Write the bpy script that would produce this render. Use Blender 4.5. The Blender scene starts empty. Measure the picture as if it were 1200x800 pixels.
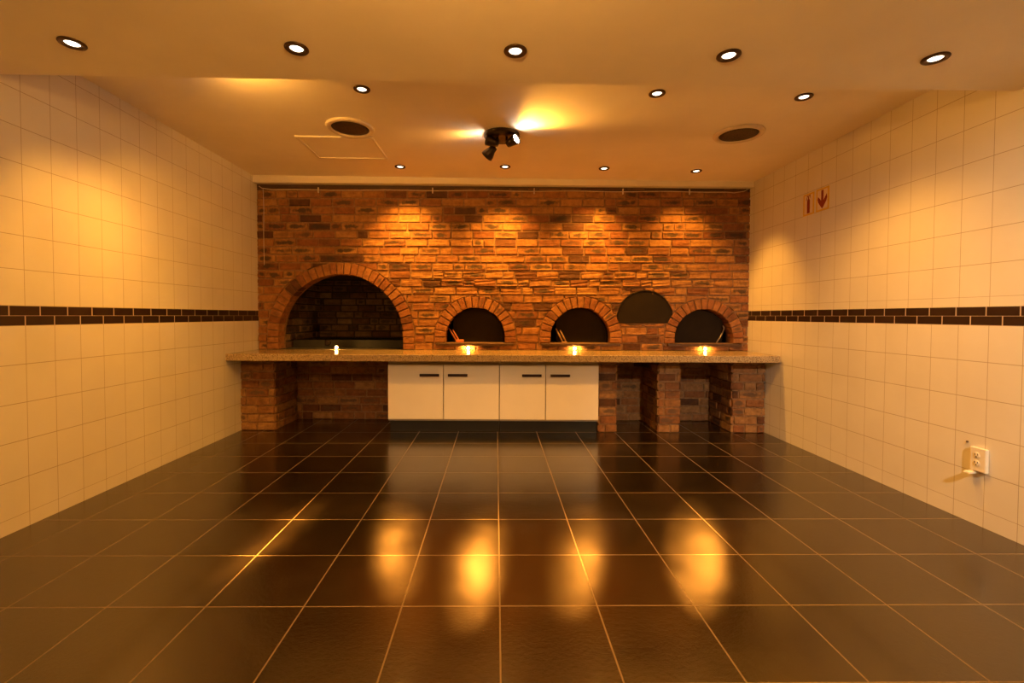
import bpy, bmesh, math, random
from mathutils import Vector, Matrix
random.seed(11)
S = bpy.context.scene
COL = S.collection

# ------------------------------------------------------------------ camera
F_PX, CX, CY = 537.4, 586.66, 383.37
PITCH, ROLL, YAW, EYE = 0.0253, 0.003, 0.010, 1.15
fw = Vector((math.sin(YAW)*math.cos(PITCH), math.cos(YAW)*math.cos(PITCH), -math.sin(PITCH)))
r0 = Vector((math.cos(YAW), -math.sin(YAW), 0))
u0 = r0.cross(fw)
rt = r0*math.cos(ROLL) + u0*math.sin(ROLL)
up = u0*math.cos(ROLL) - r0*math.sin(ROLL)
cam = bpy.data.cameras.new('camera')
cam.sensor_width = 36.0
cam.lens = F_PX/1200*36.0
cam.shift_x = (600-CX)/1200
cam.shift_y = (CY-400)/1200
cam.clip_start = 0.02
co = bpy.data.objects.new('camera', cam)
COL.objects.link(co)
M = Matrix((rt, up, -fw)).transposed().to_4x4()
M.translation = (0, 0, EYE)
co.matrix_world = M
S.camera = co

# ------------------------------------------------------------------ light and exposure
WARM = (1.0, 0.43, 0.050)        # halogen downlights
HOT = (1.0, 0.62, 0.24)          # what the lens itself shows
P_FRONT, P_MID, P_BACK, P_ADDED_REAR, L_ADDED_BULB = 16.0, 98.0, 128.0, 4.0, 560.0
P_HEAD_L, P_HEAD_R, P_HID_WALL, P_HID_CEIL = 14.0, 52.0, 68.0, 33.0
P_OVEN, P_POOL = 8.0, 1900.0
P_AIM_DOOR, P_AIM_RIGHT, P_AIM_LEFT = 165.0, 330.0, 110.0
P_SIDE = 70.0
WARM_REAR = (1.0, 0.62, 0.26)
w = bpy.data.worlds.new('world')
S.world = w
w.use_nodes = True
w.node_tree.nodes['Background'].inputs[0].default_value = (1.0, 0.5, 0.15, 1)
w.node_tree.nodes['Background'].inputs[1].default_value = 0.01
S.view_settings.view_transform = 'Standard'
S.view_settings.look = 'None'
S.view_settings.exposure = 0.45
S.view_settings.gamma = 1.0
S.view_settings.use_curve_mapping = False

# ------------------------------------------------------------------ room measures (metres)
XL, XR = -2.540, 2.6636
YB = 4.88                                  # brick face
T = 0.0192                                 # the brick wall stands a little out of square
BO = Vector((0.06, YB, 0))
UD = Vector((math.cos(T), -math.sin(T), 0))
ND = Vector((-math.sin(T), -math.cos(T), 0))
def zceil(x): return 2.606 - 0.0127*(x+2.54)
def zlow(x): return 2.332 - 0.0085*(x-0.08)
Y_EDGE = 2.36
Y_FRONT = -2.6
def bk(u, n, z): return BO + UD*u + ND*n + Vector((0, 0, z))

# ------------------------------------------------------------------ node helpers
def mat(name, base=(0.8, 0.8, 0.8), rough=0.5, metal=0.0, spec=0.5):
    m = bpy.data.materials.new(name); m.use_nodes = True
    b = m.node_tree.nodes['Principled BSDF']
    b.inputs['Base Color'].default_value = (*base, 1)
    b.inputs['Roughness'].default_value = rough
    b.inputs['Metallic'].default_value = metal
    b.inputs['Specular IOR Level'].default_value = spec
    return m, m.node_tree.nodes, m.node_tree.links, b
def noise(N, L, vec, scale, detail=4, rough=0.55):
    n = N.new('ShaderNodeTexNoise'); n.inputs['Scale'].default_value = scale
    n.inputs['Detail'].default_value = detail; n.inputs['Roughness'].default_value = rough
    if vec is not None: L.new(vec, n.inputs['Vector'])
    return n
def ramp(N, L, fac, stops):
    r = N.new('ShaderNodeValToRGB'); e = r.color_ramp.elements
    while len(e) > 1: e.remove(e[-1])
    e[0].position = stops[0][0]; e[0].color = (*stops[0][1], 1)
    for p, c in stops[1:]:
        k = e.new(p); k.color = (*c, 1)
    L.new(fac, r.inputs[0]); return r
def math_n(N, L, op, a, b=None):
    m = N.new('ShaderNodeMath'); m.operation = op
    for i, v in enumerate((a, b)):
        if v is None: continue
        if isinstance(v, (int, float)): m.inputs[i].default_value = v
        else: L.new(v, m.inputs[i])
    return m.outputs[0]
def mixc(N, L, fac, a, b, mode='MIX'):
    m = N.new('ShaderNodeMix'); m.data_type = 'RGBA'; m.blend_type = mode
    for s, v in ((m.inputs[0], fac), (m.inputs[6], a), (m.inputs[7], b)):
        if isinstance(v, (int, float)): s.default_value = v
        elif isinstance(v, tuple): s.default_value = (*v, 1)
        else: L.new(v, s)
    return m.outputs[2]
def bump(N, L, b, height, strength, dist, prev=None):
    n = N.new('ShaderNodeBump'); n.inputs['Strength'].default_value = strength
    n.inputs['Distance'].default_value = dist
    L.new(height, n.inputs['Height'])
    if prev is not None: L.new(prev, n.inputs['Normal'])
    L.new(n.outputs[0], b.inputs['Normal']); return n.outputs[0]
def coords(N, which='Object'):
    return N.new('ShaderNodeTexCoord').outputs[which]
def geo_pos(N): return N.new('ShaderNodeNewGeometry').outputs['Position']

def simple(name, base, rough=0.5, metal=0.0, spec=0.5, var=0.12, scale=30, bmp=0.0):
    m, N, L, b = mat(name, base, rough, metal, spec)
    n = noise(N, L, coords(N), scale)
    lo = tuple(c*(1-var) for c in base); hi = tuple(min(1, c*(1+var)) for c in base)
    L.new(ramp(N, L, n.outputs[0], [(0.3, lo), (0.7, hi)]).outputs[0], b.inputs['Base Color'])
    if bmp: bump(N, L, b, n.outputs[0], bmp, 0.004)
    return m

def tile_mat(name, c1, c2, mortar, offset, size, rough, uvs=1.0, bstr=0.35):
    m, N, L, b = mat(name, c1, rough)
    t = N.new('ShaderNodeTexBrick')
    L.new(coords(N, 'UV'), t.inputs['Vector'])
    t.offset = offset; t.offset_frequency = 2; t.squash = 1
    t.inputs['Color1'].default_value = (*c1, 1); t.inputs['Color2'].default_value = (*c2, 1)
    t.inputs['Mortar'].default_value = (*mortar, 1)
    t.inputs['Scale'].default_value = 1.0; t.inputs['Mortar Size'].default_value = size
    t.inputs['Mortar Smooth'].default_value = 0.25; t.inputs['Bias'].default_value = 0.0
    t.inputs['Brick Width'].default_value = 1.0; t.inputs['Row Height'].default_value = 1.0
    n = noise(N, L, geo_pos(N), 3.0, 3)
    shade = ramp(N, L, n.outputs[0], [(0.3, (0.93, 0.92, 0.90)), (0.7, (1, 1, 1))])
    L.new(mixc(N, L, 1.0, t.outputs['Color'], shade.outputs[0], 'MULTIPLY'), b.inputs['Base Color'])
    inv = math_n(N, L, 'SUBTRACT', 1.0, t.outputs['Fac'])
    n2 = noise(N, L, geo_pos(N), 14.0, 2)
    hgt = math_n(N, L, 'ADD', inv, math_n(N, L, 'MULTIPLY', n2.outputs[0], 0.25))
    bump(N, L, b, hgt, bstr, 0.003)
    L.new(math_n(N, L, 'ADD', math_n(N, L, 'MULTIPLY', t.outputs['Fac'], 0.4), rough), b.inputs['Roughness'])
    return m

M_TILE = tile_mat('white_wall_tile', (0.74, 0.69, 0.62), (0.72, 0.67, 0.60), (0.43, 0.34, 0.25), 0.0, 0.010, 0.38)
M_BAND = tile_mat('dark_border_tile', (0.030, 0.013, 0.007), (0.022, 0.010, 0.006), (0.55, 0.45, 0.36), 0.5, 0.022, 0.30)
M_PLASTER = simple('ceiling_paint', (0.88, 0.80, 0.69), 0.75, var=0.04, scale=2.2, bmp=0.05)
M_TRIM = simple('trim_paint', (0.76, 0.68, 0.56), 0.6, var=0.04, scale=5)
M_BARE = simple('plain_wall_paint', (0.72, 0.63, 0.50), 0.8, var=0.05, scale=3)
M_MORTAR = simple('mortar', (0.25, 0.135, 0.062), 0.95, var=0.3, scale=40, bmp=0.5)
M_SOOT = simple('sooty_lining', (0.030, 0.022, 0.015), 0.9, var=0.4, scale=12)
M_STEEL = simple('blackened_steel_plate', (0.017, 0.010, 0.004), 0.7, metal=0.0, spec=0.15, var=0.22, scale=9)
M_SILL = simple('dark_steel_ledge', (0.10, 0.055, 0.035), 0.42, metal=0.6, var=0.2, scale=25)
M_DOOR = simple('cream_door_laminate', (0.78, 0.70, 0.60), 0.38, var=0.02, scale=4)
M_CARC = simple('cabinet_carcass', (0.36, 0.29, 0.22), 0.6, var=0.08, scale=10)
M_PLINTH = simple('dark_plinth', (0.012, 0.009, 0.006), 0.45, var=0.2, scale=12)
M_HANDLE = simple('dark_handle', (0.030, 0.010, 0.006), 0.35, metal=0.3, var=0.2, scale=40)
M_BRONZE = simple('dark_bronze', (0.085, 0.045, 0.020), 0.38, metal=0.75, var=0.2, scale=60)
M_LAMPBK = simple('dark_lamp_metal', (0.030, 0.017, 0.010), 0.35, metal=0.6, var=0.2, scale=60)
M_RIM = simple('speaker_rim', (0.66, 0.56, 0.44), 0.45, var=0.05, scale=20)
M_CABLE = simple('pale_cable', (0.62, 0.50, 0.36), 0.5, var=0.1, scale=60)
M_PLATE = simple('cream_plastic', (0.78, 0.70, 0.58), 0.32, var=0.02, scale=20)
M_SLOT = simple('socket_slot', (0.03, 0.02, 0.015), 0.6)
M_RED = simple('sign_red', (0.22, 0.010, 0.006), 0.5, var=0.08, scale=30)
M_SIGN = simple('sign_cream', (0.74, 0.60, 0.42), 0.5, var=0.04, scale=30)
M_YEL = simple('sign_yellow', (0.70, 0.43, 0.06), 0.5, var=0.05, scale=30)
M_WOOD = simple('tong_wood', (0.42, 0.25, 0.12), 0.6, var=0.3, scale=50)
M_WOODRED = simple('red_wood', (0.52, 0.17, 0.06), 0.5, var=0.3, scale=50)
M_IRON = simple('pale_iron', (0.34, 0.28, 0.21), 0.4, metal=0.5, var=0.2, scale=50)
M_TRAY = simple('ash_tray_steel', (0.016, 0.012, 0.007), 0.7, metal=0.2, var=0.35, scale=14)

def grille_mat():
    m, N, L, b = mat('speaker_grille', (0.06, 0.035, 0.018), 0.6, 0.2)
    v = N.new('ShaderNodeTexVoronoi'); v.inputs['Scale'].default_value = 120
    L.new(coords(N), v.inputs['Vector'])
    L.new(ramp(N, L, v.outputs['Distance'], [(0.2, (0.020, 0.012, 0.006)), (0.55, (0.085, 0.050, 0.024))]).outputs[0], b.inputs['Base Color'])
    return m
M_GRILLE = grille_mat()

def brick_mat(name, pale, mid, red, soot, sootmix):
    m, N, L, b = mat(name, mid, 0.72, spec=0.35)
    at = N.new('ShaderNodeAttribute'); at.attribute_name = 'rnd'
    sep = N.new('ShaderNodeSeparateColor'); L.new(at.outputs['Color'], sep.inputs[0])
    r1, r2, r3 = sep.outputs[0], sep.outputs[1], sep.outputs[2]
    dark = tuple(c*0.38 for c in red)
    base = ramp(N, L, r1, [(0.0, dark), (0.04, dark), (0.14, red), (0.5, mid), (1.0, pale)]).outputs[0]
    p = geo_pos(N)
    n1 = noise(N, L, p, 17, 6, 0.65)
    base = mixc(N, L, 1.0, base, ramp(N, L, n1.outputs[0], [(0.30, (0.55, 0.50, 0.46)), (0.65, (1.12, 1.1, 1.08))]).outputs[0], 'MULTIPLY')
    # scorched blotch in the middle of some bricks, in the brick's own coordinates
    uv = N.new('ShaderNodeUVMap'); uv.uv_map = 'UVMap'
    n2 = noise(N, L, p, 15, 5, 0.65)
    sx = N.new('ShaderNodeSeparateXYZ'); L.new(uv.outputs[0], sx.inputs[0])
    du = math_n(N, L, 'MULTIPLY', math_n(N, L, 'SUBTRACT', sx.outputs[0], 0.5), 2.05)
    dv = math_n(N, L, 'MULTIPLY', math_n(N, L, 'SUBTRACT', sx.outputs[1], 0.5), 2.5)
    d = math_n(N, L, 'SQRT', math_n(N, L, 'ADD', math_n(N, L, 'MULTIPLY', du, du), math_n(N, L, 'MULTIPLY', dv, dv)))
    d = math_n(N, L, 'ADD', d, math_n(N, L, 'MULTIPLY', math_n(N, L, 'SUBTRACT', n2.outputs[0], 0.5), 2.9))
    blot = ramp(N, L, d, [(0.45, (1, 1, 1)), (1.05, (0, 0, 0))]).outputs[0]
    gate = ramp(N, L, r2, [(1-sootmix-0.06, (0, 0, 0)), (1-sootmix+0.12, (1, 1, 1))]).outputs[0]
    f = math_n(N, L, 'MULTIPLY', math_n(N, L, 'MULTIPLY', blot, gate), 0.90)
    base = mixc(N, L, f, base, soot)
    L.new(base, b.inputs['Base Color'])
    h = noise(N, L, p, 38, 5, 0.65)
    h2 = noise(N, L, p, 11, 3, 0.6)
    hh = math_n(N, L, 'ADD', h.outputs[0], math_n(N, L, 'MULTIPLY', h2.outputs[0], 1.3))
    bump(N, L, b, hh, 0.75, 0.012)
    return m
M_BRICK = brick_mat('braai_brick', (0.42, 0.205, 0.062), (0.34, 0.145, 0.042), (0.26, 0.092, 0.028), (0.045, 0.026, 0.015), 0.44)
M_ARCHB = brick_mat('arch_brick', (0.37, 0.160, 0.050), (0.32, 0.125, 0.038), (0.26, 0.090, 0.027), (0.09, 0.05, 0.028), 0.12)
M_PIERB = brick_mat('pier_brick', (0.35, 0.185, 0.070), (0.29, 0.128, 0.043), (0.23, 0.083, 0.026), (0.10, 0.055, 0.03), 0.28)
M_OLDB = brick_mat('smoked_shaded_brick', (0.19, 0.115, 0.055), (0.13, 0.068, 0.032), (0.09, 0.04, 0.018), (0.03, 0.02, 0.013), 0.40)  # smoked brick, darkened further for the shade inside the big oven

def floor_mat():
    m, N, L, b = mat('dark_floor_tile', (0.03, 0.02, 0.012), 0.25)
    TS, FX, FY = 0.3867, 0.0177, 1.7895
    p = geo_pos(N)
    mp = N.new('ShaderNodeMapping'); mp.vector_type = 'POINT'
    mp.inputs['Location'].default_value = (-FX/TS+40, -FY/TS+40, 0)
    mp.inputs['Scale'].default_value = (1/TS, 1/TS, 1)
    L.new(p, mp.inputs['Vector'])
    t = N.new('ShaderNodeTexBrick'); L.new(mp.outputs[0], t.inputs['Vector'])
    t.offset = 0.0; t.squash = 1
    t.inputs['Color1'].default_value = (0, 0, 0, 1); t.inputs['Color2'].default_value = (1, 1, 1, 1)
    t.inputs['Mortar'].default_value = (0.5, 0.5, 0.5, 1)
    t.inputs['Scale'].default_value = 1.0; t.inputs['Mortar Size'].default_value = 0.0085
    t.inputs['Mortar Smooth'].default_value = 0.2
    t.inputs['Brick Width'].default_value = 1.0; t.inputs['Row Height'].default_value = 1.0
    n = noise(N, L, p, 3.2, 6, 0.62); n2 = noise(N, L, p, 55, 4, 0.7)
    tone = ramp(N, L, n.outputs[0], [(0.3, (0.006, 0.004, 0.003)), (0.55, (0.010, 0.007, 0.004)), (0.75, (0.020, 0.013, 0.008))]).outputs[0]
    per = ramp(N, L, t.outputs['Color'], [(0.0, (0.85, 0.85, 0.85)), (1.0, (1.2, 1.15, 1.1))]).outputs[0]
    tone = mixc(N, L, 1.0, tone, per, 'MULTIPLY')
    L.new(mixc(N, L, t.outputs['Fac'], tone, (0.135, 0.088, 0.056)), b.inputs['Base Color'])
    rr = math_n(N, L, 'ADD', 0.13, math_n(N, L, 'MULTIPLY', n.outputs[0], 0.16))
    b.inputs['Coat Weight'].default_value = 0.25; b.inputs['Coat Roughness'].default_value = 0.10
    b.inputs['IOR'].default_value = 2.05; b.inputs['Specular Tint'].default_value = (1.0, 0.86, 0.68, 1)
    L.new(math_n(N, L, 'ADD', rr, math_n(N, L, 'MULTIPLY', t.outputs['Fac'], 0.45)), b.inputs['Roughness'])
    inv = math_n(N, L, 'SUBTRACT', 1.0, t.outputs['Fac'])
    b1 = bump(N, L, b, inv, 0.6, 0.003)
    n3 = noise(N, L, p, 28, 4, 0.6)
    b2 = bump(N, L, b, n3.outputs[0], 0.06, 0.003, b1)
    bump(N, L, b, n2.outputs[0], 0.5, 0.0015, b2)
    return m
M_FLOOR = floor_mat()

def granite_mat():
    m, N, L, b = mat('speckled_granite', (0.4, 0.28, 0.18), 0.17)
    p = geo_pos(N)
    v = N.new('ShaderNodeTexVoronoi'); v.inputs['Scale'].default_value = 150; L.new(p, v.inputs['Vector'])
    n = noise(N, L, p, 110, 5, 0.7)
    c = ramp(N, L, n.outputs[0], [(0.32, (0.15, 0.095, 0.05)), (0.46, (0.34, 0.235, 0.13)), (0.56, (0.45, 0.33, 0.19)), (0.68, (0.56, 0.44, 0.28))]).outputs[0]
    s = N.new('ShaderNodeSeparateColor'); L.new(v.outputs['Color'], s.inputs[0])
    k = ramp(N, L, s.outputs[0], [(0.1, (0.45, 0.42, 0.40)), (0.3, (1, 1, 1))]).outputs[0]
    L.new(mixc(N, L, 1.0, c, k, 'MULTIPLY'), b.inputs['Base Color'])
    return m
M_GRANITE = granite_mat()

def glow_mat(name, col, strength):
    m, N, L, b = mat(name, (0.8, 0.7, 0.6), 0.3)
    b.inputs['Emission Color'].default_value = (*col, 1)
    b.inputs['Emission Strength'].default_value = strength
    return m
M_LENS = glow_mat('lit_lamp_lens', (1.0, 0.84, 0.58), 4.0)
M_LENSBIG = glow_mat('lit_spot_bulb', (1.0, 0.86, 0.62), 40.0)
M_LENSDIM = glow_mat('dim_spot_bulb', (1.0, 0.66, 0.28), 1.2)
M_ADDED_BULB = glow_mat('added_pendant_bulb', (1.0, 0.46, 0.09), L_ADDED_BULB)  # bulb of the pendant added for ceiling light
M_LED = glow_mat('lit_step_light', (1.0, 0.74, 0.30), 30.0)

# ------------------------------------------------------------------ mesh helpers
class MB:
    """collects geometry for ONE mesh object"""
    def __init__(s):
        s.bm = bmesh.new(); s.uv = s.bm.loops.layers.uv.new('UVMap')
        s.cl = s.bm.loops.layers.float_color.new('rnd')
    def face(s, vs, uvs=None, col=None, mi=0, smooth=False):
        try: f = s.bm.faces.new(vs)
        except ValueError: return None
        f.material_index = mi; f.smooth = smooth
        for i, l in enumerate(f.loops):
            if uvs: l[s.uv].uv = uvs[i]
            l[s.cl] = (*(col or (0.5, 0.2, 0.5)), 1)
        return f
    def quad(s, a, b, c, d, **k):
        return s.face([s.bm.verts.new(p) for p in (a, b, c, d)], **k)
    def hexa(s, p, mi=0):
        """8 corners: bottom loop then top loop (counter-clockwise from above)"""
        v = [s.bm.verts.new(q) for q in p]
        for f in ((3,2,1,0),(4,5,6,7),(0,1,5,4),(1,2,6,5),(2,3,7,6),(3,0,4,7)):
            s.face([v[i] for i in f], mi=mi)
        return v
    def box(s, x0, x1, y0, y1, z0, z1, mi=0):
        return s.hexa([(x0,y0,z0),(x1,y0,z0),(x1,y1,z0),(x0,y1,z0),(x0,y0,z1),(x1,y0,z1),(x1,y1,z1),(x0,y1,z1)], mi)
    def bbox(s, x0, x1, y0, y1, z0, z1, bev=0.004, seg=2, mi=0):
        v = s.box(x0, x1, y0, y1, z0, z1, mi)
        es = set()
        for q in v: es.update(q.link_edges)
        bmesh.ops.bevel(s.bm, geom=list(es), offset=bev, segments=seg, profile=0.5, affect='EDGES')
    def lathe(s, prof, M=None, n=32, mi=0, cap0=True, cap1=True, smooth=True):
        """profile [(r, z)] turned about local z, then moved by matrix M"""
        M = M or Matrix()
        rings = []
        for r, z in prof:
            rings.append([s.bm.verts.new(M @ Vector((r*math.cos(2*math.pi*i/n), r*math.sin(2*math.pi*i/n), z))) for i in range(n)])
        for a, b in zip(rings, rings[1:]):
            for i in range(n):
                s.face([a[i], a[(i+1)%n], b[(i+1)%n], b[i]], mi=mi, smooth=smooth)
        if cap0: s.face(list(reversed(rings[0])), mi=mi)
        if cap1: s.face(rings[-1], mi=mi)
    def tube(s, pts, r, n=8, mi=0):
        pts = [Vector(p) for p in pts]; rings = []
        for i, p in enumerate(pts):
            d = (pts[min(i+1, len(pts)-1)] - pts[max(i-1, 0)]).normalized()
            a = d.orthogonal().normalized() if i == 0 else (rings_a - d*rings_a.dot(d)).normalized()
            rings_a = a; b = d.cross(a)
            rr = r[i] if isinstance(r, (list, tuple)) else r
            rings.append([s.bm.verts.new(p + a*rr*math.cos(2*math.pi*k/n) + b*rr*math.sin(2*math.pi*k/n)) for k in range(n)])
        for a, b in zip(rings, rings[1:]):
            for i in range(n): s.face([a[i], a[(i+1)%n], b[(i+1)%n], b[i]], mi=mi, smooth=True)
        s.face(list(reversed(rings[0])), mi=mi); s.face(rings[-1], mi=mi)
    def prism(s, poly, f0, f1, mi=0):
        """closed 2-D outline, swept between the two placements f0(a,b) and f1(a,b)"""
        a = [s.bm.verts.new(f0(*p)) for p in poly]; b = [s.bm.verts.new(f1(*p)) for p in poly]
        s.face(list(reversed(a)), mi=mi); s.face(b, mi=mi)
        k = len(poly)
        for i in range(k): s.face([a[i], a[(i+1)%k], b[(i+1)%k], b[i]], mi=mi)
    def build(s, name, mats, parent=None, loc=None, rotz=0.0, recalc=True):
        if recalc: bmesh.ops.recalc_face_normals(s.bm, faces=s.bm.faces[:])
        me = bpy.data.meshes.new(name); s.bm.to_mesh(me); s.bm.free()
        for m in (mats if isinstance(mats, (list, tuple)) else [mats]): me.materials.append(m)
        o = bpy.data.objects.new(name, me); COL.objects.link(o)
        if parent is not None: o.parent = parent
        if loc is not None: o.location = loc
        if rotz: o.rotation_euler = (0, 0, rotz)
        return o
def tag(o, label=None, cat=None, group=None, kind=None):
    for k, v in (('label', label), ('category', cat), ('group', group), ('kind', kind)):
        if v: o[k] = v
    return o
def thing(name, loc, label, cat, group=None, rot=(0, 0, 0)):
    o = bpy.data.objects.new(name, None); o.empty_display_size = 0.05; COL.objects.link(o)
    o.location = loc; o.rotation_euler = rot
    return tag(o, label, cat, group)
def struct(o): o['kind'] = 'structure'; return o
def bthing(name, u, n, z, label, cat, group=None):          # stands in the brick wall's frame
    return thing(name, bk(u, n, z), label, cat, group, (0, 0, -T))
def copy_tree(o, parent=None):
    c = o.copy(); COL.objects.link(c)
    if parent is not None: c.parent = parent
    for ch in list(o.children): copy_tree(ch, c)
    return c

# ------------------------------------------------------------------ floor and ceilings
b = MB()
b.box(XL-0.1, XR+0.1, Y_FRONT-0.1, 5.25, -0.1, 0.0)
struct(b.build('floor', M_FLOOR))

b = MB()                                                     # the higher ceiling over the counter
X0, X1, Y0, Y1 = XL-0.1, XR+0.1, Y_EDGE, 5.3
b.hexa([(X0,Y0,zceil(X0)),(X1,Y0,zceil(X1)),(X1,Y1,zceil(X1)),(X0,Y1,zceil(X0)),(X0,Y0,2.8),(X1,Y0,2.8),(X1,Y1,2.8),(X0,Y1,2.8)])
struct(b.build('ceiling', M_PLASTER))
b = MB()                                                     # the lowered front part
Y0, Y1 = Y_FRONT-0.1, Y_EDGE
b.hexa([(X0,Y0,zlow(X0)),(X1,Y0,zlow(X1)),(X1,Y1,zlow(X1)),(X0,Y1,zlow(X0)),(X0,Y0,2.8),(X1,Y0,2.8),(X1,Y1,2.8),(X0,Y1,2.8)])
struct(b.build('ceiling_lowered', M_PLASTER))

# ------------------------------------------------------------------ tiled side walls
def tiled_wall(name, X, out, zs, band, W, off, bandoff):
    """zs: heights of the joint lines; band: index of the dark strip"""
    b = MB(); y0, y1 = Y_FRONT, 5.25
    for i, (za, zb) in enumerate(zip(zs, zs[1:])):
        ua, ub = (y0-off)/W+60, (y1-off)/W+60
        if i == band:
            k = [(ua+bandoff, 0), (ub+bandoff, 0), (ub+bandoff, 2), (ua+bandoff, 2)]; mi = 1
        else:
            k = [(ua, 20+i), (ub, 20+i), (ub, 21+i), (ua, 21+i)]; mi = 0
        q = [(X, y0, za), (X, y1, za), (X, y1, zb), (X, y0, zb)]
        if out < 0: q = q[::1]
        b.quad(*q, uvs=k, mi=mi)
    Xo = X + 0.12*out; z0, z1 = zs[0], zs[-1]
    b.quad((Xo,y0,z0), (Xo,y1,z0), (Xo,y1,z1), (Xo,y0,z1), mi=2)
    b.quad((X,y0,z1), (X,y1,z1), (Xo,y1,z1), (Xo,y0,z1), mi=2)
    b.quad((X,y0,z0), (X,y1,z0), (Xo,y1,z0), (Xo,y0,z0), mi=2)
    b.quad((X,y0,z0), (Xo,y0,z0), (Xo,y0,z1), (X,y0,z1), mi=2)
    b.quad((X,y1,z0), (Xo,y1,z0), (Xo,y1,z1), (X,y1,z1), mi=2)
    bmesh.ops.remove_doubles(b.bm, verts=b.bm.verts[:], dist=1e-5)
    return struct(b.build(name, [M_TILE, M_BAND, M_BARE]))
tiled_wall('wall_left', XL, -1, [0, .078, .272, .475, .676, .882, 1.089, 1.195, 1.389, 1.57, 1.758, 1.953, 2.145, 2.336, 2.533, 2.70], 6, 0.1641, 2.4999, 0.5)
tiled_wall('wall_right', XR, 1, [0, .094, .292, .497, .701, .904, 1.105, 1.207, 1.261, 1.441, 1.632, 1.822, 2.016, 2.209, 2.405, 2.60, 2.70], 6, 0.1635, 2.4513, 0.9)
b = MB(); b.box(XL-0.1, XR+0.1, Y_FRONT-0.2, Y_FRONT, 0, 2.7)
struct(b.build('wall_front', M_BARE))

# ------------------------------------------------------------------ brickwork
def brick_panel(b, frame, u0, u1, z0, z1, clips=(), seed=1, course=0.0845, joint=0.0125, proud=0.0125, rough=None, first=0, mi=0, lens=(.221, .221, .221, .215, .185, .106)):
    R = random.Random(seed); NZ = 5
    row = 0; z = z0
    while z < z1-0.015:
        h = min(course, z1-z)-joint
        u = u0 - R.choice((0.0, 0.055, 0.11, 0.165)) - (0.112 if (row+first) % 2 else 0)
        while u < u1-0.004:
            Lb = R.choice(lens)
            a0, a1 = max(u, u0), min(u+Lb, u1)
            u += Lb + joint
            if a1-a0 < 0.018: continue
            zz = [z + h*i/(NZ-1) for i in range(NZ)]
            pcs = [([a0]*NZ, [a1]*NZ)]
            for cp in clips:
                new = []
                iv = [cp(q) for q in zz]
                for l, r in pcs:
                    if all(i is None or i[0] >= rr or i[1] <= ll for i, ll, rr in zip(iv, l, r)):
                        new.append((l, r)); continue
                    c = next((0.5*(i[0]+i[1]) for i in iv if i), 0)
                    A = (list(l), [min(rr, i[0] if i else c) for rr, i in zip(r, iv)])
                    B = ([max(ll, i[1] if i else c) for ll, i in zip(l, iv)], list(r))
                    new += [A, B]
                pcs = new
            for l, r in pcs:
                wd = [rr-ll for ll, rr in zip(l, r)]
                if max(wd) < 0.022: continue
                l = [ll if w_ > 0.006 else min(ll, rr) for ll, rr, w_ in zip(l, r, wd)]
                r = [max(rr, ll+0.004) for ll, rr in zip(l, r)]
                rg = rough((l[0]+r[0])/2, z) if rough else 0.0
                pr = proud + R.uniform(-0.0025, 0.003) + rg*R.uniform(-0.004, 0.012)
                col = (R.random(), R.random(), R.random())
                e = 0.0035
                Lo, Ro, Li, Ri = [], [], [], []
                for i in range(NZ):
                    j1, j2 = R.uniform(-.0018, .0018)*(1+2*rg), R.uniform(-.0018, .0018)*(1+2*rg)
                    zi = zz[i]; zf = zi + (e if i == 0 else -e if i == NZ-1 else 0)
                    Lo.append(b.bm.verts.new(frame(l[i], -0.012, zi))); Ro.append(b.bm.verts.new(frame(r[i], -0.012, zi)))
                    Li.append(b.bm.verts.new(frame(min(l[i]+e+j1, r[i]), pr+R.uniform(-.002, .002)*(1+2.5*rg), zf)))
                    Ri.append(b.bm.verts.new(frame(max(r[i]-e+j2, l[i]), pr+R.uniform(-.002, .002)*(1+2.5*rg), zf)))
                tu = lambda x: (x-a0)/(a1-a0)
                for i in range(NZ-1):
                    v0, v1 = i/(NZ-1), (i+1)/(NZ-1)
                    b.face([Li[i], Ri[i], Ri[i+1], Li[i+1]], uvs=[(tu(l[i]), v0), (tu(r[i]), v0), (tu(r[i+1]), v1), (tu(l[i+1]), v1)], col=col, mi=mi)
                    b.face([Lo[i], Li[i], Li[i+1], Lo[i+1]], uvs=[(0, v0)]*2+[(0, v1)]*2, col=col, mi=mi)
                    b.face([Ri[i], Ro[i], Ro[i+1], Ri[i+1]], uvs=[(1, v0)]*2+[(1, v1)]*2, col=col, mi=mi)
                b.face([Lo[0], Ro[0], Ri[0], Li[0]], uvs=[(0, 0), (1, 0), (1, 0), (0, 0)], col=col, mi=mi)
                b.face([Li[-1], Ri[-1], Ro[-1], Lo[-1]], uvs=[(0, 1), (1, 1), (1, 1), (0, 1)], col=col, mi=mi)
        z += course; row += 1

# openings in the brick wall: centre u, springing height zc, inner radius r, ring radius R, bottom zb
ZC = 0.784                                                   # counter top
A1 = dict(u=-1.716, zc=0.918, r=0.667, R=0.785, zb=ZC+0.002)
A2 = dict(u=-0.281, zc=0.921, r=0.315, R=0.430, zb=0.862)
A3 = dict(u=0.835, zc=0.920, r=0.317, R=0.432, zb=0.862)
A5 = dict(u=2.140, zc=0.918, r=0.308, R=0.412, zb=0.862)
A4 = dict(u=1.516, zc=1.125, r=0.294, R=0.300, zb=1.076)
ARCHES = (A1, A2, A3, A5)
UL, UR = -2.60, 2.615
ZT = 2.50
def clip_of(a, rad, zbot):
    def f(z):
        if z < zbot: return None
        if z <= a['zc']: return (a['u']-rad, a['u']+rad)
        d = rad*rad-(z-a['zc'])**2
        return (a['u']-math.sqrt(d), a['u']+math.sqrt(d)) if d > 0 else None
    return f
clips = [clip_of(a, a['R']+0.010, a['zb']-0.032 if a is not A1 else 0.0) for a in ARCHES]
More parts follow.
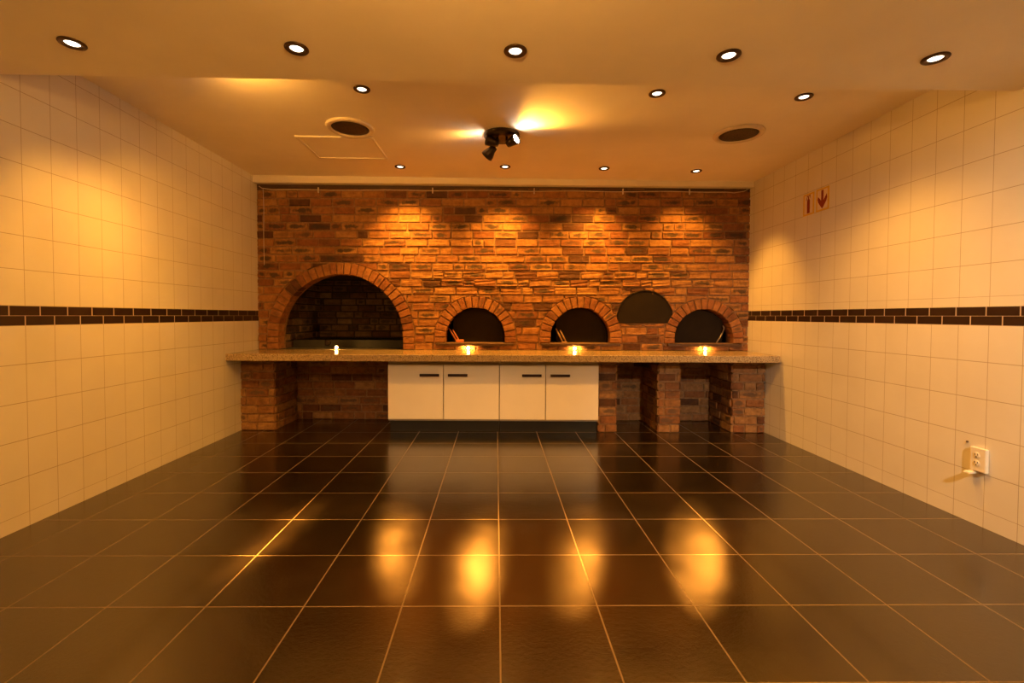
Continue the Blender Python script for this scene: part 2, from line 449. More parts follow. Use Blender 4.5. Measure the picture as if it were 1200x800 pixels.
clips.append(clip_of(A4, A4['r']+0.004, A4['zb']-0.003))
def ragged(u, z):                                            # the worn courses just above the small arches
    s = max(0.0, 1-abs(z-1.47)/0.17)
    return s if -0.9 < u < 2.3 else s*0.4
def fr_back(u, n, z): return (u, -n, z)                      # local to the wall object

def arch_outline(a, rad, zb, k=40):
    p = [(a['u']+rad, zb)]
    p += [(a['u']+rad*math.cos(math.pi*i/k), a['zc']+rad*math.sin(math.pi*i/k)) for i in range(k+1)]
    p.append((a['u']-rad, zb)); return p
# mortar bed with the openings cut out
def wall_bed(b, thick):
    def strip(u0, u1, f_lo, f_hi, k=1):
        for i in range(k):
            a, c = u0+(u1-u0)*i/k, u0+(u1-u0)*(i+1)/k
            P = [(a, f_lo(a)), (c, f_lo(c)), (c, f_hi(c)), (a, f_hi(a))]
            if P[2][1]-P[1][1] < 1e-4 and P[3][1]-P[0][1] < 1e-4: continue
            f = [b.bm.verts.new((p[0], 0.0, p[1])) for p in P]; g = [b.bm.verts.new((p[0], thick, p[1])) for p in P]
            b.face(f, mi=1); b.face(g[::-1], mi=1)
            b.face([f[1], f[0], g[0], g[1]], mi=1); b.face([f[3], f[2], g[2], g[3]], mi=1)
    cur = UL
    base = lambda u: ZC+0.001
    top = lambda u: ZT+0.03
    for a in sorted((A1, A2, A3, A4, A5), key=lambda q: q['u']):
        rad = a['r']+(0.006 if a is not A4 else 0.0)
        l, r = a['u']-rad, a['u']+rad
        strip(cur, l, base, top)
        arc = lambda u, a=a, rad=rad: a['zc']+math.sqrt(max(0, rad*rad-(u-a['u'])**2))
        # cosine spacing keeps the curve even
        K = 36
        us = [a['u']-rad*math.cos(math.pi*i/K) for i in range(K+1)]
        for x0, x1 in zip(us, us[1:]):
            strip(x0, x1, arc, top)
            if a is not A1: strip(x0, x1, base, lambda u, a=a: a['zb'])
        # jambs
        for x in (l, r):
            q = [b.bm.verts.new(p) for p in ((x, 0, a['zb']), (x, thick, a['zb']), (x, thick, a['zc']), (x, 0, a['zc']))]
            b.face(q, mi=1)
        cur = r
    strip(cur, UR, base, top)
b = MB()
wall_bed(b, 0.16)
brick_panel(b, fr_back, UL, UR, ZC+0.001, ZT, clips, seed=5, rough=ragged)
wall_back = b.build('wall_back', [M_BRICK, M_MORTAR], None, tuple(BO), -T, recalc=False)
struct(wall_back)

def brick_arch(a, n, label, stilt):
    b = MB(); R = random.Random(int(a['u']*1000)+7)
    ri, ro = a['r'], a['R']
    dep = 0.115
    def wedge(t0, t1):
        col = (R.random(), R.random(), R.random()); pr = 0.019+R.uniform(-.002, .003)
        g = 0.0058/((ri+ro)/2)
        t0 += g; t1 -= g; K = 2
        ts = [t0+(t1-t0)*i/K for i in range(K+1)]
        a_in = ri+R.uniform(-.003, .003); a_out = ro+R.uniform(-.004, .004); e = 0.004
        def P(rad, t, y): return b.bm.verts.new((a['u']+rad*math.cos(t), y, a['zc']+rad*math.sin(t)))
        bi = [P(a_in, t, dep) for t in ts]; bo = [P(a_out, t, dep) for t in ts]
        mi_ = [P(a_in, t, -pr+e) for t in ts]; mo = [P(a_out, t, -pr+e) for t in ts]
        ts2 = [t0+e/ri+(t1-t0-2*e/ri)*i/K for i in range(K+1)]
        fi = [P(a_in+e, t, -pr) for t in ts2]; fo = [P(a_out-e, t, -pr) for t in ts2]
        for i in range(K):
            v0, v1 = i/K, (i+1)/K
            b.face([fi[i], fi[i+1], fo[i+1], fo[i]], uvs=[(0, v0), (0, v1), (1, v1), (1, v0)], col=col)
            for A, B in ((bi, mi_), (mi_, fi)): b.face([A[i], A[i+1], B[i+1], B[i]], uvs=[(0, v0), (0, v1), (0, v1), (0, v0)], col=col)
            for A, B in ((fo, mo), (mo, bo)): b.face([A[i], A[i+1], B[i+1], B[i]], uvs=[(1, v0), (1, v1), (1, v1), (1, v0)], col=col)
        for i in (0, K):
            b.face([bi[i], mi_[i], mo[i], bo[i]], col=col); b.face([mi_[i], fi[i], fo[i], mo[i]], col=col)
    for k in range(n): wedge(math.pi*k/n, math.pi*(k+1)/n)
    # upright bricks that carry the ring
    for s in (-1, 1):
        z1 = a['zc']; cnt = stilt; hh = (z1-a['zb'])/cnt
        for q in range(cnt):
            col = (R.random(), R.random(), R.random())
            za, zb_ = a['zb']+q*hh+0.004, a['zb']+(q+1)*hh-0.004
            x0, x1 = sorted((a['u']+s*ri, a['u']+s*ro))
            pr = 0.019+R.uniform(-.002, .003); e = .004
            o = [b.bm.verts.new(p) for p in ((x0, dep, za), (x1, dep, za), (x1, dep, zb_), (x0, dep, zb_))]
            m_ = [b.bm.verts.new(p) for p in ((x0, -pr+e, za), (x1, -pr+e, za), (x1, -pr+e, zb_), (x0, -pr+e, zb_))]
            f = [b.bm.verts.new(p) for p in ((x0+e, -pr, za+e), (x1-e, -pr, za+e), (x1-e, -pr, zb_-e), (x0+e, -pr, zb_-e))]
            b.face(f, uvs=[(0, 0), (1, 0), (1, 1), (0, 1)], col=col)
            for i in range(4):
                j = (i+1) % 4
                b.face([o[i], o[j], m_[j], m_[i]], col=col); b.face([m_[i], m_[j], f[j], f[i]], col=col)
    # mortar between the wedges
    for k in range(n*2):
        t0, t1 = math.pi*k/(2*n), math.pi*(k+1)/(2*n)
        def P(rad, t, y): return (a['u']+rad*math.cos(t), y, a['zc']+rad*math.sin(t))
        b.quad(P(ri+.006, t0, .001), P(ri+.006, t1, .001), P(ro+.009, t1, .001), P(ro+.009, t0, .001), mi=1)
        b.quad(P(ri+.006, t0, .001), P(ri+.006, t1, .001), P(ri+.006, t1, dep), P(ri+.006, t0, dep), mi=1)
    return b.build('brick_arch', [M_ARCHB, M_MORTAR], wall_back)
brick_arch(A1, 31, None, 2)
brick_arch(A2, 17, None, 1)
brick_arch(A3, 17, None, 1)
brick_arch(A5, 17, None, 1)

# oven chambers behind the openings
def chamber(a, depth, brick):
    b = MB()
    x0, x1 = a['u']-a['r']-0.02, a['u']+a['r']+0.02
    zt = a['zc']+a['r']+0.03; zb = a['zb']-0.004; y0, y1 = 0.15, depth
    for q in (((x0,y0,zb),(x0,y1,zb),(x0,y1,zt),(x0,y0,zt)), ((x1,y0,zb),(x1,y1,zb),(x1,y1,zt),(x1,y0,zt)),
              ((x0,y1,zb),(x1,y1,zb),(x1,y1,zt),(x0,y1,zt)), ((x0,y0,zt),(x1,y0,zt),(x1,y1,zt),(x0,y1,zt)), ((x0,y0-.15,zb),(x1,y0-.15,zb),(x1,y1,zb),(x0,y1,zb))):
        b.quad(*q, mi=1)
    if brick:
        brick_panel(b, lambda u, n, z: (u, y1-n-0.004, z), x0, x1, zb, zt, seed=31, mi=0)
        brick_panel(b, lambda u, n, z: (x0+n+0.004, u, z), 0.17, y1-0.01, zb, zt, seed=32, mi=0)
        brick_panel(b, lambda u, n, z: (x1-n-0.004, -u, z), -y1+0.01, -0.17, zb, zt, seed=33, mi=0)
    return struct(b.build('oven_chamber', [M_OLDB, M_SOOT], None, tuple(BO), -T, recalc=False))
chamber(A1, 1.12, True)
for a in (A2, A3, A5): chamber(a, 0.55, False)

# wall and trim around the brick face
b = MB()                                                     # recessed brick behind the piers
brick_panel(b, lambda u, n, z: (u, 0.17-n, z), UL-0.02, UR+0.04, 0.002, 0.715, seed=41)
b.box(UL-0.02, UR+0.04, 0.17, 0.30, 0.0, 0.716, mi=1)
struct(b.build('wall_back_under_counter', [M_PIERB, M_MORTAR], None, tuple(BO), -T, recalc=False))
b = MB()                                                     # plastered lintel over the brick
for (x0, x1) in ((XL, XR),):
    p0, p1 = Vector((x0, 4.88+(0.06-x0)*T*-1, 0)), Vector((x1, 4.88, 0))
    ya, yb = YB-(x0-BO.x)*T-0.085, YB-(x1-BO.x)*T-0.085
    b.hexa([(x0,ya,2.533),(x1,yb,2.486),(x1,5.2,2.486),(x0,5.2,2.533),(x0,ya,zceil(x0)),(x1,yb,zceil(x1)),(x1,5.2,zceil(x1)),(x0,5.2,zceil(x0))])
struct(b.build('trim_1', M_TRIM))
b = MB()                                                     # dark strip standing in for the shadow gap below the lintel
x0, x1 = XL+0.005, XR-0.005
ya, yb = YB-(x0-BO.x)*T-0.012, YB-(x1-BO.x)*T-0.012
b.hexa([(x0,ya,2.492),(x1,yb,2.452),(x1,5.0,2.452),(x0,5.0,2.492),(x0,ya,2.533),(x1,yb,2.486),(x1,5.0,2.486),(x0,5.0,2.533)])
struct(b.build('trim_2', simple('shadow_strip', (0.07, 0.030, 0.014), 0.7)))

# ------------------------------------------------------------------ counter and piers
b = MB()
UCL, UCR = -2.593, 2.596
b.bbox(UCL, UCR, -0.14, 0.605-0.14, -0.066, 0.0, 0.006, 2)
o = b.build('countertop', M_GRANITE, None, tuple(bk(0, 0.465, ZC)), -T)
# the slab runs back under the brick wall: local y from -0.14 (front edge) to 0.465 (wall face)
tag(o, 'long speckled granite countertop along the foot of the brick wall', 'countertop')

def pier(u0, u1, nf, label, seed, lean=0.0):
    ZP = ZC-0.0665
    b = MB(); d = nf+0.147
    g = 0.004
    b.box(u0+g, u1-g, g, d, 0, ZP, mi=1)
    brick_panel(b, lambda u, n, z: (u, g-n, z), u0, u1, 0.002, ZP, seed=seed, lens=(.221, .215, .165, .106))
    brick_panel(b, lambda u, n, z: (u0+g-n, -u, z), -d, -0.0, 0.002, ZP, seed=seed+1, first=1)
    brick_panel(b, lambda u, n, z: (u1-g+n, u, z), 0.0, d, 0.002, ZP, seed=seed+2, first=1)
    o = b.build('brick_pier', [M_PIERB, M_MORTAR], None, tuple(bk(0, nf, 0)), -T, recalc=False)
    return tag(o, label, 'brick pier', 'brick piers under the counter')
pier(-2.60, -2.262, 0.345, 'wide brick pier carrying the counter beside the left tiled wall', 51)
pier(0.968, 1.135, 0.345, 'narrow brick pier right beside the cream cabinets', 61)
pier(1.556, 1.762, 0.345, 'brick pier standing free between the two open niches on the right', 71)
pier(2.283, 2.597, 0.345, 'wide brick pier carrying the counter beside the right tiled wall', 81)

# ------------------------------------------------------------------ cabinets
def cabinet(u0, um, u1, label):
    NF = 0.43; zb, zt = 0.137, 0.672
    t = bthing('cabinet', (u0+u1)/2, NF-0.25, 0, label, 'cabinet', 'cream cabinets under the counter')
    c = (u0+u1)/2; yo = NF-0.25                               # local y of the door face = -0.25
    b = MB(); b.box(u0-c+.002, u1-c-.002, -0.228, 0.25, 0.118, 0.700)
    b.build('body', M_CARC, t)
    b = MB(); b.box(u0-c+.004, u1-c-.004, -0.170, 0.20, 0.0, 0.117)
    b.build('plinth', M_PLINTH, t)
    for k, (a0, a1) in enumerate(((u0, um), (um, u1))):
        b = MB(); b.bbox(a0-c+.0035, a1-c-.0035, -0.250, -0.2285, zb, zt, 0.0025, 2)
        d = b.build('door', M_DOOR, t)
        h0, h1 = ((a1-0.23, a1-0.04) if k == 0 else (a0+0.045, a0+0.235))
        b = MB(); b.bbox(h0-c, h1-c, -0.276, -0.262, 0.558, 0.583, 0.003, 2)
        for x in (h0+.015, h1-.027): b.box(x-c, x+.012-c, -0.263, -0.249, 0.563, 0.578)
        b.build('handle', M_HANDLE, d)
    return t
cabinet(-1.108, -0.563, -0.018, 'left cream two-door cabinet on a dark plinth below the countertop')
cabinet(-0.018, 0.432, 0.950, 'right cream two-door cabinet on a dark plinth next to a narrow brick pier')

# ------------------------------------------------------------------ oven plates, ledges and what leans in them
def plate(a, dx0, dx1, n, label, seated):
    """arched steel cover; local origin at its foot"""
    zb = a['zb']+0.003
    t = bthing('oven_cover', a['u'], -n, zb, label, 'oven cover', 'arched steel oven covers')
    r = a['r']-0.012
    out = [(x-a['u'], z-zb) for x, z in arch_outline(a, r, zb, 32)]
    lo, hi = -r+dx0, r-dx1
    out = [(min(max(x, lo), hi), z) for x, z in out]
    b = MB()
    b.prism(out, lambda x, z: (x, 0.0, z), lambda x, z: (x, -0.006, z))
    b.build('panel', M_STEEL, t)
    # rolled edge following the arch
    b = MB(); b.tube([(x*0.985, -0.009, z*0.99+0.002) for x, z in out], 0.0045, 6)
    b.build('rim', M_STEEL, t)
    return t
plate(A2, 0.055, 0.0, 0.10, 'dark arched steel plate closing the small oven right of the big arch', True)
plate(A3, 0.060, 0.0, 0.10, 'dark arched steel plate closing the middle oven, pale tongs at its left', True)
plate(A5, 0.0, 0.055, 0.10, 'dark arched steel plate closing the oven nearest the right tiled wall', True)
t = bthing('flue_hatch', A4['u'], 0.012, A4['zb'], 'raised dark half-round steel hatch without brick arch, above short brickwork', 'hatch')
b = MB()
out = [(x-A4['u'], z-A4['zb']) for x, z in arch_outline(A4, A4['r'], A4['zb'], 32)]
b.prism(out, lambda x, z: (x, 0.012, z), lambda x, z: (x, 0.0, z)); b.build('panel', M_STEEL, t)
b = MB(); b.tube([(x*0.985, -0.002, z*0.985+.003) for x, z in out[1:-1]], 0.005, 6); b.build('rim', M_STEEL, t)

def ledge(a, u0, u1, label):
    b = MB(); z = a['zb']
    b.bbox(u0-a['u'], u1-a['u'], -0.030, 0.10, -0.026, -0.004, 0.002, 1)
    # turned-down lip in front
    b.box(u0-a['u'], u1-a['u'], -0.034, -0.030, -0.030, -0.006)
    o = b.build('oven_ledge', M_SILL, None, tuple(bk(a['u'], 0, z)), -T)
    tag(o, label, 'ledge', 'steel ledges of the ovens')
ledge(A2, -0.690, 0.125, 'dark steel ledge under the small oven right of the big arch')
ledge(A3, 0.426, 1.255, 'dark steel ledge under the middle small oven')
ledge(A5, 1.758, 2.530, 'dark steel ledge under the oven nearest the right tiled wall')

def tongs(u, z, n, h, lean, gap, m, label, foot):
    t = bthing('braai_tongs', u, n, z, label, 'tongs')
    for k in (0, 1):
        b = MB()
        x = k*gap
        b.tube([(x, 0, 0.006), (x+lean*0.5, 0.012, h*0.5), (x+lean*(0.92+0.1*(1-k)), 0.022, h*(1-0.10*k))], [0.0075, 0.0085, 0.006], 8)
        b.build('arm', m, t)
    b = MB()
    b.bbox(-0.012, gap+foot, -0.012, 0.014, 0.0, 0.030 if foot > 0.02 else 0.012, 0.005, 2)
    b.build('grip', m, t)
tongs(-0.480, A2['zb']+0.001, -0.035, 0.150, -0.085, 0.030, M_WOODRED, 'reddish wooden tongs leaning at the left inside the small oven beside the big arch', 0.045)
tongs(0.655, A3['zb']+0.001, -0.035, 0.150, -0.070, 0.036, M_WOOD, 'pale wooden tongs leaning at the left inside the middle oven', 0.012)
t = bthing('braai_poker', 2.295, -0.035, A5['zb']+0.001, 'thin pale metal poker leaning at the right inside the last oven', 'poker')
b = MB(); b.tube([(0, 0, 0.006), (0.04, 0.008, 0.06), (0.082, 0.022, 0.130)], [0.006, 0.0075, 0.0065], 8); b.build('shaft', M_IRON, t)
b = MB(); b.tube([(0.082, 0.022, 0.130), (0.090, 0.026, 0.160), (0.078, 0.028, 0.190)], [0.0065, 0.006, 0.004], 8); b.build('hook', M_IRON, t)

# firebox inside the big arch
t = bthing('fire_tray', -1.74, -0.28, ZC, 'low dark steel fire tray on the floor of the big arched oven', 'fire tray')
b = MB()
x0, x1, y0, y1, h = -0.62, 0.68, 0.0, 0.72, 0.086
b.box(x0, x1, y0, y0+0.012, 0.0, h); b.box(x0, x1, y1-0.012, y1, 0.0, h)
b.box(x0, x0+0.012, y0+.012, y1-.012, 0.0, h); b.box(x1-0.012, x1, y0+.012, y1-.012, 0.0, h)
b.box(x0+.012, x1-.012, y0+.012, y1-.012, 0.0, 0.012)
b.build('tray', M_TRAY, t)
b = MB()
for k in range(34): b.tube([(x0+.03+k*(x1-x0-.06)/33, y0+.012, h-.012), (x0+.03+k*(x1-x0-.06)/33, y1-.012, h-.012)], 0.005, 6)
b.build('grate', M_TRAY, t)
b = MB(); b.lathe([(0.012, 0), (0.030, 0.010), (0.034, 0.030), (0.022, 0.046)], Matrix.Translation((-0.215, -0.0, h-0.03)) @ Matrix.Rotation(math.pi/2, 4, 'X'), 16)
b.build('knob', M_LAMPBK, t)

# lamps set at the back of the counter, one below each oven
def step_light(u, label):
    t = bthing('step_light', u, 0.016, ZC+0.001, label, 'light', 'small lights at the back of the counter')
    Mx = Matrix.Translation((0, -0.002, 0.022)) @ Matrix.Rotation(math.pi/2, 4, 'X')
    b = MB(); b.lathe([(0.0215, -0.008), (0.0215, 0.006), (0.0195, 0.009), (0.0165, 0.009), (0.0165, 0.004)], Mx, 24, cap1=False); b.build('housing', M_BRONZE, t)
    b = MB(); b.lathe([(0.0164, 0.005), (0.014, 0.0095), (0.008, 0.012), (0.0005, 0.0125)], Mx, 24); b.build('lens', M_LED, t)
    l = bpy.data.lights.new('step_glow', 'SPOT'); l.energy = P_OVEN; l.color = (1.0, 0.50, 0.10)
    l.spot_size = math.radians(165); l.spot_blend = 0.6; l.shadow_soft_size = 0.02
    lo = bpy.data.objects.new('step_glow', l); COL.objects.link(lo); lo.parent = t
    lo.location = (0, -0.035, 0.025); lo.rotation_euler = (math.radians(60), 0, 0)
step_light(-1.757, 'small glowing light at the back of the counter below the big arch')
step_light(-0.353, 'small glowing light below the oven with the reddish tongs')
step_light(0.774, 'small glowing light below the middle oven with the pale tongs')
step_light(2.149, 'small glowing light below the oven nearest the right wall')

# ------------------------------------------------------------------ cable along the top of the brick
t = bthing('cable', 0, 0.02, 2.46, 'thin pale cable clipped along the top of the brick wall and down its left end', 'cable')
b = MB()
pts = [(-2.572, 0, 0.052), (-2.54, 0, 0.030), (-2.44, 0, 0.015)]
for i in range(25):
    s = i/24; x = -2.40+s*4.75
    pts.append((x, 0, 0.014-0.022*s+0.004*math.sin(s*31)))
pts += [(2.43, 0, -0.017), (2.535, 0, 0.0), (2.59, 0, 0.028)]
b.tube(pts, 0.0042, 6); b.build('run', M_CABLE, t)
b = MB()
b.tube([(-2.527, 0, 0.02), (-2.524, 0.006, -0.2), (-2.528, 0.004, -0.45), (-2.525, 0.006, -0.78)], 0.0032, 6); b.build('drop', M_CABLE, t)
for x in (-1.941, -0.732, 0.338, 1.269, 1.965):
    b = MB(); z = 0.012-0.022*(x+2.4)/4.75
    b.bbox(x-.006, x+.006, -0.008, 0.012, z-.028, z+.030, 0.002, 1); b.build('clip', M_CABLE, t)

# ------------------------------------------------------------------ ceiling fittings
def spot(parent, energy, size, blend, rot=(0, 0, 0), loc=(0, 0, -0.02), col=WARM, rad=0.025, name='beam'):
    l = bpy.data.lights.new(name, 'SPOT'); l.energy = energy; l.color = col
    l.spot_size = math.radians(size); l.spot_blend = blend; l.shadow_soft_size = rad
    o = bpy.data.objects.new(name, l); COL.objects.link(o); o.parent = parent; o.location = loc; o.rotation_euler = rot
    return o
def make_downlight():
    t = thing('downlight', (0, 0, 0), 'x', 'downlight')
    b = MB()
    b.lathe([(0.051, 0.0), (0.052, -0.004), (0.049, -0.008), (0.040, -0.0095), (0.030, -0.006), (0.0285, 0.0)], None, 28, cap0=False, cap1=False)
    b.build('trim_ring', M_BRONZE, t)
    b = MB(); b.lathe([(0.0282, -0.0012), (0.025, -0.0034), (0.016, -0.0048), (0.001, -0.0056)], None, 24, cap1=True)
    b.build('lens', M_LENS, t)
    return t
proto = make_downlight(); first = [True]
def downlight(x, y, zf, slope, label, group, energy, size, blend, aim=(0, 0, 0), col=WARM):
    if first[0]: t = proto; first[0] = False
    else: t = copy_tree(proto)
    t.location = (x, y, zf(x)-0.0005); t.rotation_euler = (0, math.atan(slope), 0)
    tag(t, label, 'downlight', group)
    spot(t, energy, size, blend, aim, col=col)
    return t
G1, G2, G3 = 'downlights in the lowered front ceiling', 'downlights in the middle of the high ceiling', 'downlights in front of the brick wall'
YF = 2.075
for (x, dy, lab) in ((-1.875, 0.0, 'first downlight from the left in the lowered front ceiling'),
                     (-0.893, 0.01, 'second downlight from the left in the lowered front ceiling'),
                     (0.083, 0.0, 'centre one of the five downlights in the lowered front ceiling'),
                     (1.042, 0.005, 'fourth downlight from the left in the lowered front ceiling'),
                     (1.975, 0.0, 'rightmost downlight in the lowered front ceiling')):
    downlight(x, YF+dy, zlow, 0.0085, lab, G1, P_FRONT, 110, 1.0)
for (x, y, lab) in ((-0.855, 2.953, 'high ceiling downlight to the left, in front of the round speaker'),
                    (1.015, 2.929, 'high ceiling downlight between the black spotlight cluster and the right speaker'),
                    (1.954, 2.934, 'high ceiling downlight nearest the right tiled wall')):
    downlight(x, y, zceil, 0.0127, lab, G2, P_MID, 120, 1.0)
for (x, y, streak_aims, lab) in ((-0.929, 4.472, ((-1.12, 2.25, 1.5), (-0.49, 2.28, 1.0)), 'small far downlight above the brick wall, right of the access panel'),
                    (0.083, 4.412, ((-0.05, 2.14, 1.3),), 'small far downlight straight behind the black spotlight cluster'),
                    (1.029, 4.407, ((0.48, 2.20, 0.9),), 'third far downlight along the brick wall'),
                    (1.923, 4.431, ((1.09, 2.22, 1.1),), 'rightmost far downlight along the brick wall')):
    k0 = 0.45 if x > 1.5 else 1.0
    wash = Vector((0, 0.42, -1.38)).to_track_quat('-Z', 'Y').to_euler()
    t = downlight(x, y, zceil, 0.0127, lab, G3, P_BACK*k0, 92, 1.0, wash)
    if x > 1.5:                                               # extra spot added to brighten the side wall here
        spot(t, P_SIDE, 54, 1.0, Vector((0.70, -0.05, -1.35)).to_track_quat('-Z', 'Y').to_euler(), name='side_beam')
    for tx, ty, k in streak_aims:                                   # narrow beams added to make the bright streaks on the floor
        for size, kk, dy in ((6.5, 0.9, 0.0), (11, 0.8, 0.06), (17, 0.45, 0.16)):
            aim = Vector((tx-x, ty+dy-y, -zceil(x)))
            o = spot(t, P_POOL*k*kk, size, 1.0, aim.to_track_quat('-Z', 'Y').to_euler(), col=(1.0, 0.38, 0.045), name='added_beam')
            o.scale = (0.36, 1.0, 1.0)                        # an oval beam
ADDED_REAR = [(x, y) for y in (-0.4, -1.7) for x in (-1.6, 0.08, 1.75)]   # unseen lamps added behind the camera for more light
DOOR, RIGHT, LEFT = (P_AIM_DOOR, 38, 0.36, (1.0, 0.66, 0.32)), (P_AIM_RIGHT, 56, 1.0, (1.0, 0.80, 0.55)), (P_AIM_LEFT, 48, 1.0, (1.0, 0.55, 0.18))  # beams added to lift the cabinet doors and side walls
AIMS = {(-1.6, -0.4): (((-0.50, 4.45, 0.28), DOOR), ((-2.54, 2.6, 0.60), LEFT)),
        (1.75, -0.4): (((0.38, 4.45, 0.28), DOOR), ((2.66, 2.7, 0.75), RIGHT))}
for x, y in ADDED_REAR:
    t = downlight(x, y, zlow, 0.0085, 'unseen downlight added behind the camera to brighten the room', 'added downlights behind the camera', P_ADDED_REAR, 130, 1.0, col=WARM_REAR)
    for p, (energy, size, oval, col) in AIMS.get((x, y), ()):
        aim = Vector(p)-Vector((x, y, zlow(x)))
        o = spot(t, energy, size, 1.0, aim.to_track_quat('-Z', 'Y').to_euler(), col=col, name='added_beam')
        o.scale = (1.0, oval, 1.0)

t = thing('added_pendant', (-0.12, 0.62, zlow(-0.12)-0.0005), 'unseen dark bowl pendant added to brighten the lowered ceiling', 'lamp')  # out of view, added only to light the lowered ceiling
b = MB(); b.lathe([(0.055, 0.0), (0.055, -0.012), (0.040, -0.025), (0.001, -0.028)], None, 24, cap0=False); b.build('canopy', M_BRONZE, t)
b = MB(); b.tube([(0, 0, -0.026), (0, 0, -0.37)], 0.004, 6); b.build('cord', M_BRONZE, t)
b = MB(); b.lathe([(0.20, -0.31), (0.195, -0.34), (0.16, -0.395), (0.09, -0.435), (0.001, -0.445), (0.001, -0.440), (0.088, -0.429), (0.155, -0.39), (0.188, -0.34), (0.20, -0.31)], None, 40, cap0=False, cap1=False); b.build('bowl', M_BRONZE, t)
b = MB(); b.lathe([(0.06*math.sin(math.pi*i/14)+0.0005, -0.295+0.05*math.cos(math.pi*i/14)) for i in range(15)], None, 24); b.build('bulb', M_ADDED_BULB, t)

def speaker(x, y, label):
    t = thing('ceiling_speaker', (x, y, zceil(x)-0.0005), label, 'ceiling speaker', 'round ceiling speakers', (0, math.atan(0.0127), 0))
    b = MB(); b.lathe([(0.178, 0.0), (0.180, -0.006), (0.174, -0.016), (0.160, -0.020), (0.143, -0.017), (0.139, -0.010), (0.139, 0.0)], None, 48, cap0=False, cap1=False)
    b.build('rim', M_RIM, t)
    b = MB(); b.lathe([(0.1385, -0.009), (0.10, -0.013), (0.05, -0.015), (0.002, -0.0155)], None, 48)
    b.build('grille', M_GRILLE, t)
speaker(-1.118, 3.555, 'round ceiling speaker with dark grille touching the square access panel')
speaker(1.854, 3.53, 'round ceiling speaker with dark grille on the right side of the ceiling')

px0, px1, py0, py1 = -1.62, -1.00, 3.745, 4.24
t = thing('access_panel', ((px0+px1)/2, (py0+py1)/2, zceil((px0+px1)/2)-0.0005), 'square ceiling access panel with thin pale frame beside the left speaker', 'access panel', None, (0, math.atan(0.0127), 0))
hw, hd = (px1-px0)/2, (py1-py0)/2
b = MB(); b.box(-hw+.014, hw-.014, -hd+.014, hd-.014, -0.006, 0.0); b.build('panel', M_PLASTER, t)
b = MB()
for q in ((-hw-.006, hw+.006, -hd-.006, -hd+.012), (-hw-.006, hw+.006, hd-.012, hd+.006), (-hw-.006, -hw+.012, -hd+.012, hd-.012), (hw-.012, hw+.006, -hd+.012, hd-.012)):
    b.box(*q, -0.013, 0.0)
b.build('frame', M_TRIM, t)

# clusters of swivel spots
def cluster(x, y, label, heads):
    t = thing('spotlight_cluster', (x, y, zceil(x)-0.0005), label, 'spotlight', None, (0, math.atan(0.0127), 0))
    b = MB(); b.lathe([(0.140, 0.0), (0.140, -0.020), (0.132, -0.028), (0.050, -0.031), (0.002, -0.031)], None, 40, cap0=False); b.build('base', M_LAMPBK, t)
    for pos, aim, lens_m, bell, energy, size in heads:
        pos, aim = Vector(pos), Vector(aim).normalized()
        q = Vector((0, 0, 1)).rotation_difference(aim).to_matrix().to_4x4()
        Mx = Matrix.Translation(pos) @ q
        b = MB(); b.lathe([(0.012, -0.055), (0.028, -0.050), (0.031, -0.020), (bell*0.93, 0.020), (bell, 0.045), (bell*0.92, 0.045), (bell*0.85, 0.030)], Mx, 24, cap1=False)
        h = b.build('spot_head', M_LAMPBK, t)
        b = MB(); b.lathe([(bell*0.86, 0.030), (bell*0.5, 0.037), (0.001, 0.039)], Mx, 24); b.build('bulb', lens_m, h)
        b = MB(); st = Vector((pos.x*0.45, pos.y*0.45, -0.028)); b.tube([st, st+Vector((0, 0, -0.03)), pos-aim*0.045], 0.009, 8); b.build('arm', M_LAMPBK, h)
        if energy:
            l = spot(t, energy, size, 1.0)
            l.matrix_local = Matrix.Translation(pos+aim*0.06) @ Vector((0, 0, -1)).rotation_difference(aim).to_matrix().to_4x4()
cluster(0.041, 3.64, 'dark round ceiling fitting with swivel spotlights in the middle of the ceiling', [
    ((-0.075, -0.03, -0.068), (-0.92, 0.16, 0.30), M_LENSBIG, 0.040, P_HEAD_L, 56),
    ((0.085, -0.075, -0.078), (0.66, -0.66, 0.17), M_LENSBIG, 0.040, P_HEAD_R, 100),
    ((-0.090, 0.06, -0.118), (-0.62, 0.45, -0.62), M_LENSDIM, 0.050, 8, 60)])
cluster(-1.62, 2.50, 'dark ceiling spotlight cluster tucked behind the ceiling step at the left', [
    ((-0.080, 0.0, -0.062), (-0.84, 0.50, -1.55), M_LENSBIG, 0.034, P_HID_WALL, 76),
    ((-0.03, 0.05, -0.062), (-0.84, 1.35, -1.45), M_LENSBIG, 0.034, P_HID_WALL*0.9, 80),  # head added to brighten the left wall further back
    ((0.085, 0.0, -0.062), (0.20, 0.95, 0.10), M_LENSBIG, 0.034, P_HID_CEIL, 130)])

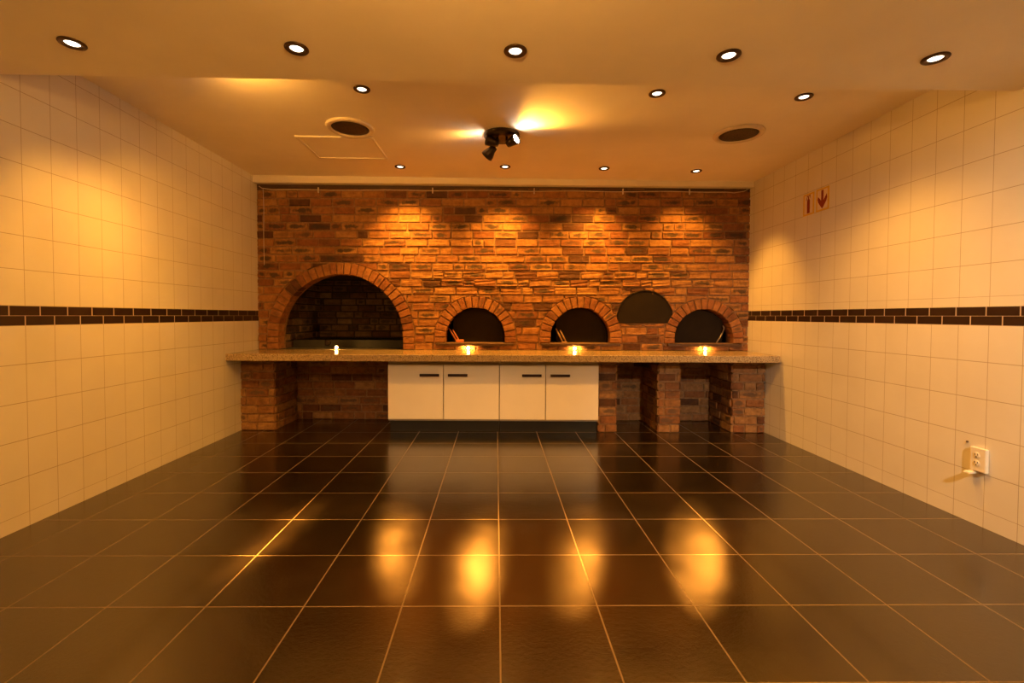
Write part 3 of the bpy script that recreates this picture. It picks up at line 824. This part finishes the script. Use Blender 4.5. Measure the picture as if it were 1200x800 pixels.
# ------------------------------------------------------------------ signs and socket on the right wall
def sign(yc, w_, h_, zc, label, kind):
    t = thing('safety_sign', (XR-0.0005, yc, zc), label, 'sign', 'fire safety signs')
    # local: the wall lies at x=0, the sign faces -x; s runs to the viewer's right (-y)
    def P(d): return lambda s, z: (-d, -s, z)
    def rect(a, c): return [(-a, -c), (a, -c), (a, c), (-a, c)]
    b = MB(); b.prism(rect(w_/2, h_/2), P(0.0), P(0.003)); b.build('board', M_YEL, t)
    b = MB(); b.prism(rect(w_/2-.016, h_/2-.014), P(0.003), P(0.0036)); b.build('field', M_SIGN, t)
    b = MB()
    if kind == 'ext':
        body = [(-.017, -.075), (.017, -.075), (.017, .028), (.012, .040), (.006, .047), (.006, .062), (-.006, .062), (-.006, .047), (-.012, .040), (-.017, .028)]
        b.prism(body, P(0.0036), P(0.0044))
        b.prism([(-.006, .064), (.006, .064), (.024, .074), (.020, .080), (.004, .072), (-.020, .076), (-.022, .070)], P(0.0036), P(0.0044))
        b.prism([(-.018, .068), (-.012, .068), (-.024, .035), (-.029, .037)], P(0.0036), P(0.0044))
        b.prism([(.018, .070), (.023, .071), (.026, .050), (.022, .050)], P(0.0036), P(0.0044))
    else:
        b.prism([(-.013, .075), (.013, .075), (.013, -.010), (.028, .008), (.050, .036), (.055, .005), (.046, -.020), (.016, -.058), (0, -.075), (-.016, -.058), (-.046, -.020), (-.055, .005), (-.050, .030), (-.028, .008), (-.013, -.010)], P(0.0036), P(0.0044))
    b.build('symbol', M_RED, t)
sign(3.907, 0.134, 0.184, 2.106, 'yellow-bordered safety sign with a red fire extinguisher symbol, left of a pair', 'ext')
sign(3.741, 0.148, 0.184, 2.108, 'yellow-bordered safety sign with a red arrow pointing down, right of a pair', 'arrow')

t = thing('wall_socket', (XR-0.0005, 2.470, 0.368), 'cream double wall socket low on the right tiled wall', 'socket')
b = MB(); b.bbox(-0.020, 0.0, -0.042, 0.042, -0.066, 0.066, 0.005, 2); b.build('cover_plate', M_PLATE, t)
for z in (0.024, -0.020):
    b = MB(); b.lathe([(0.0165, 0.0), (0.0165, 0.0022), (0.0150, 0.0030), (0.001, 0.0030)], Matrix.Translation((-0.0198, 0.005, z)) @ Matrix.Rotation(-math.pi/2, 4, 'Y'), 24)
    f = b.build('socket_face', M_PLATE, t)
    for (dy, dz, hy, hz) in ((0.0075, 0.005, .0016, .0050), (-0.0075, 0.005, .0016, .0050), (0.0, -0.0085, .0030, .0030)):
        b = MB(); b.box(-0.0236, -0.0226, 0.005+dy-hy, 0.005+dy+hy, z+dz-hz, z+dz+hz); b.build('slot', M_SLOT, f)
b = MB(); b.hexa([(-0.050, 0.012, -0.082), (-0.050, 0.046, -0.082), (0, 0.046, -0.078), (0, 0.012, -0.078), (-0.048, 0.012, -0.074), (-0.048, 0.046, -0.074), (0, 0.046, -0.0665), (0, 0.012, -0.0665)])
b.build('lip', M_PLATE, t)
b = MB(); b.lathe([(0.006, 0), (0.006, 0.003), (0.004, 0.006), (0.001, 0.006)], Matrix.Translation((XR-0.0005, 2.545, 0.448)) @ Matrix.Rotation(-math.pi/2, 4, 'Y'), 12)
tag(b.build('wall_screw', M_SILL), 'tiny dark screw in the tiled wall left of the socket', 'screw')
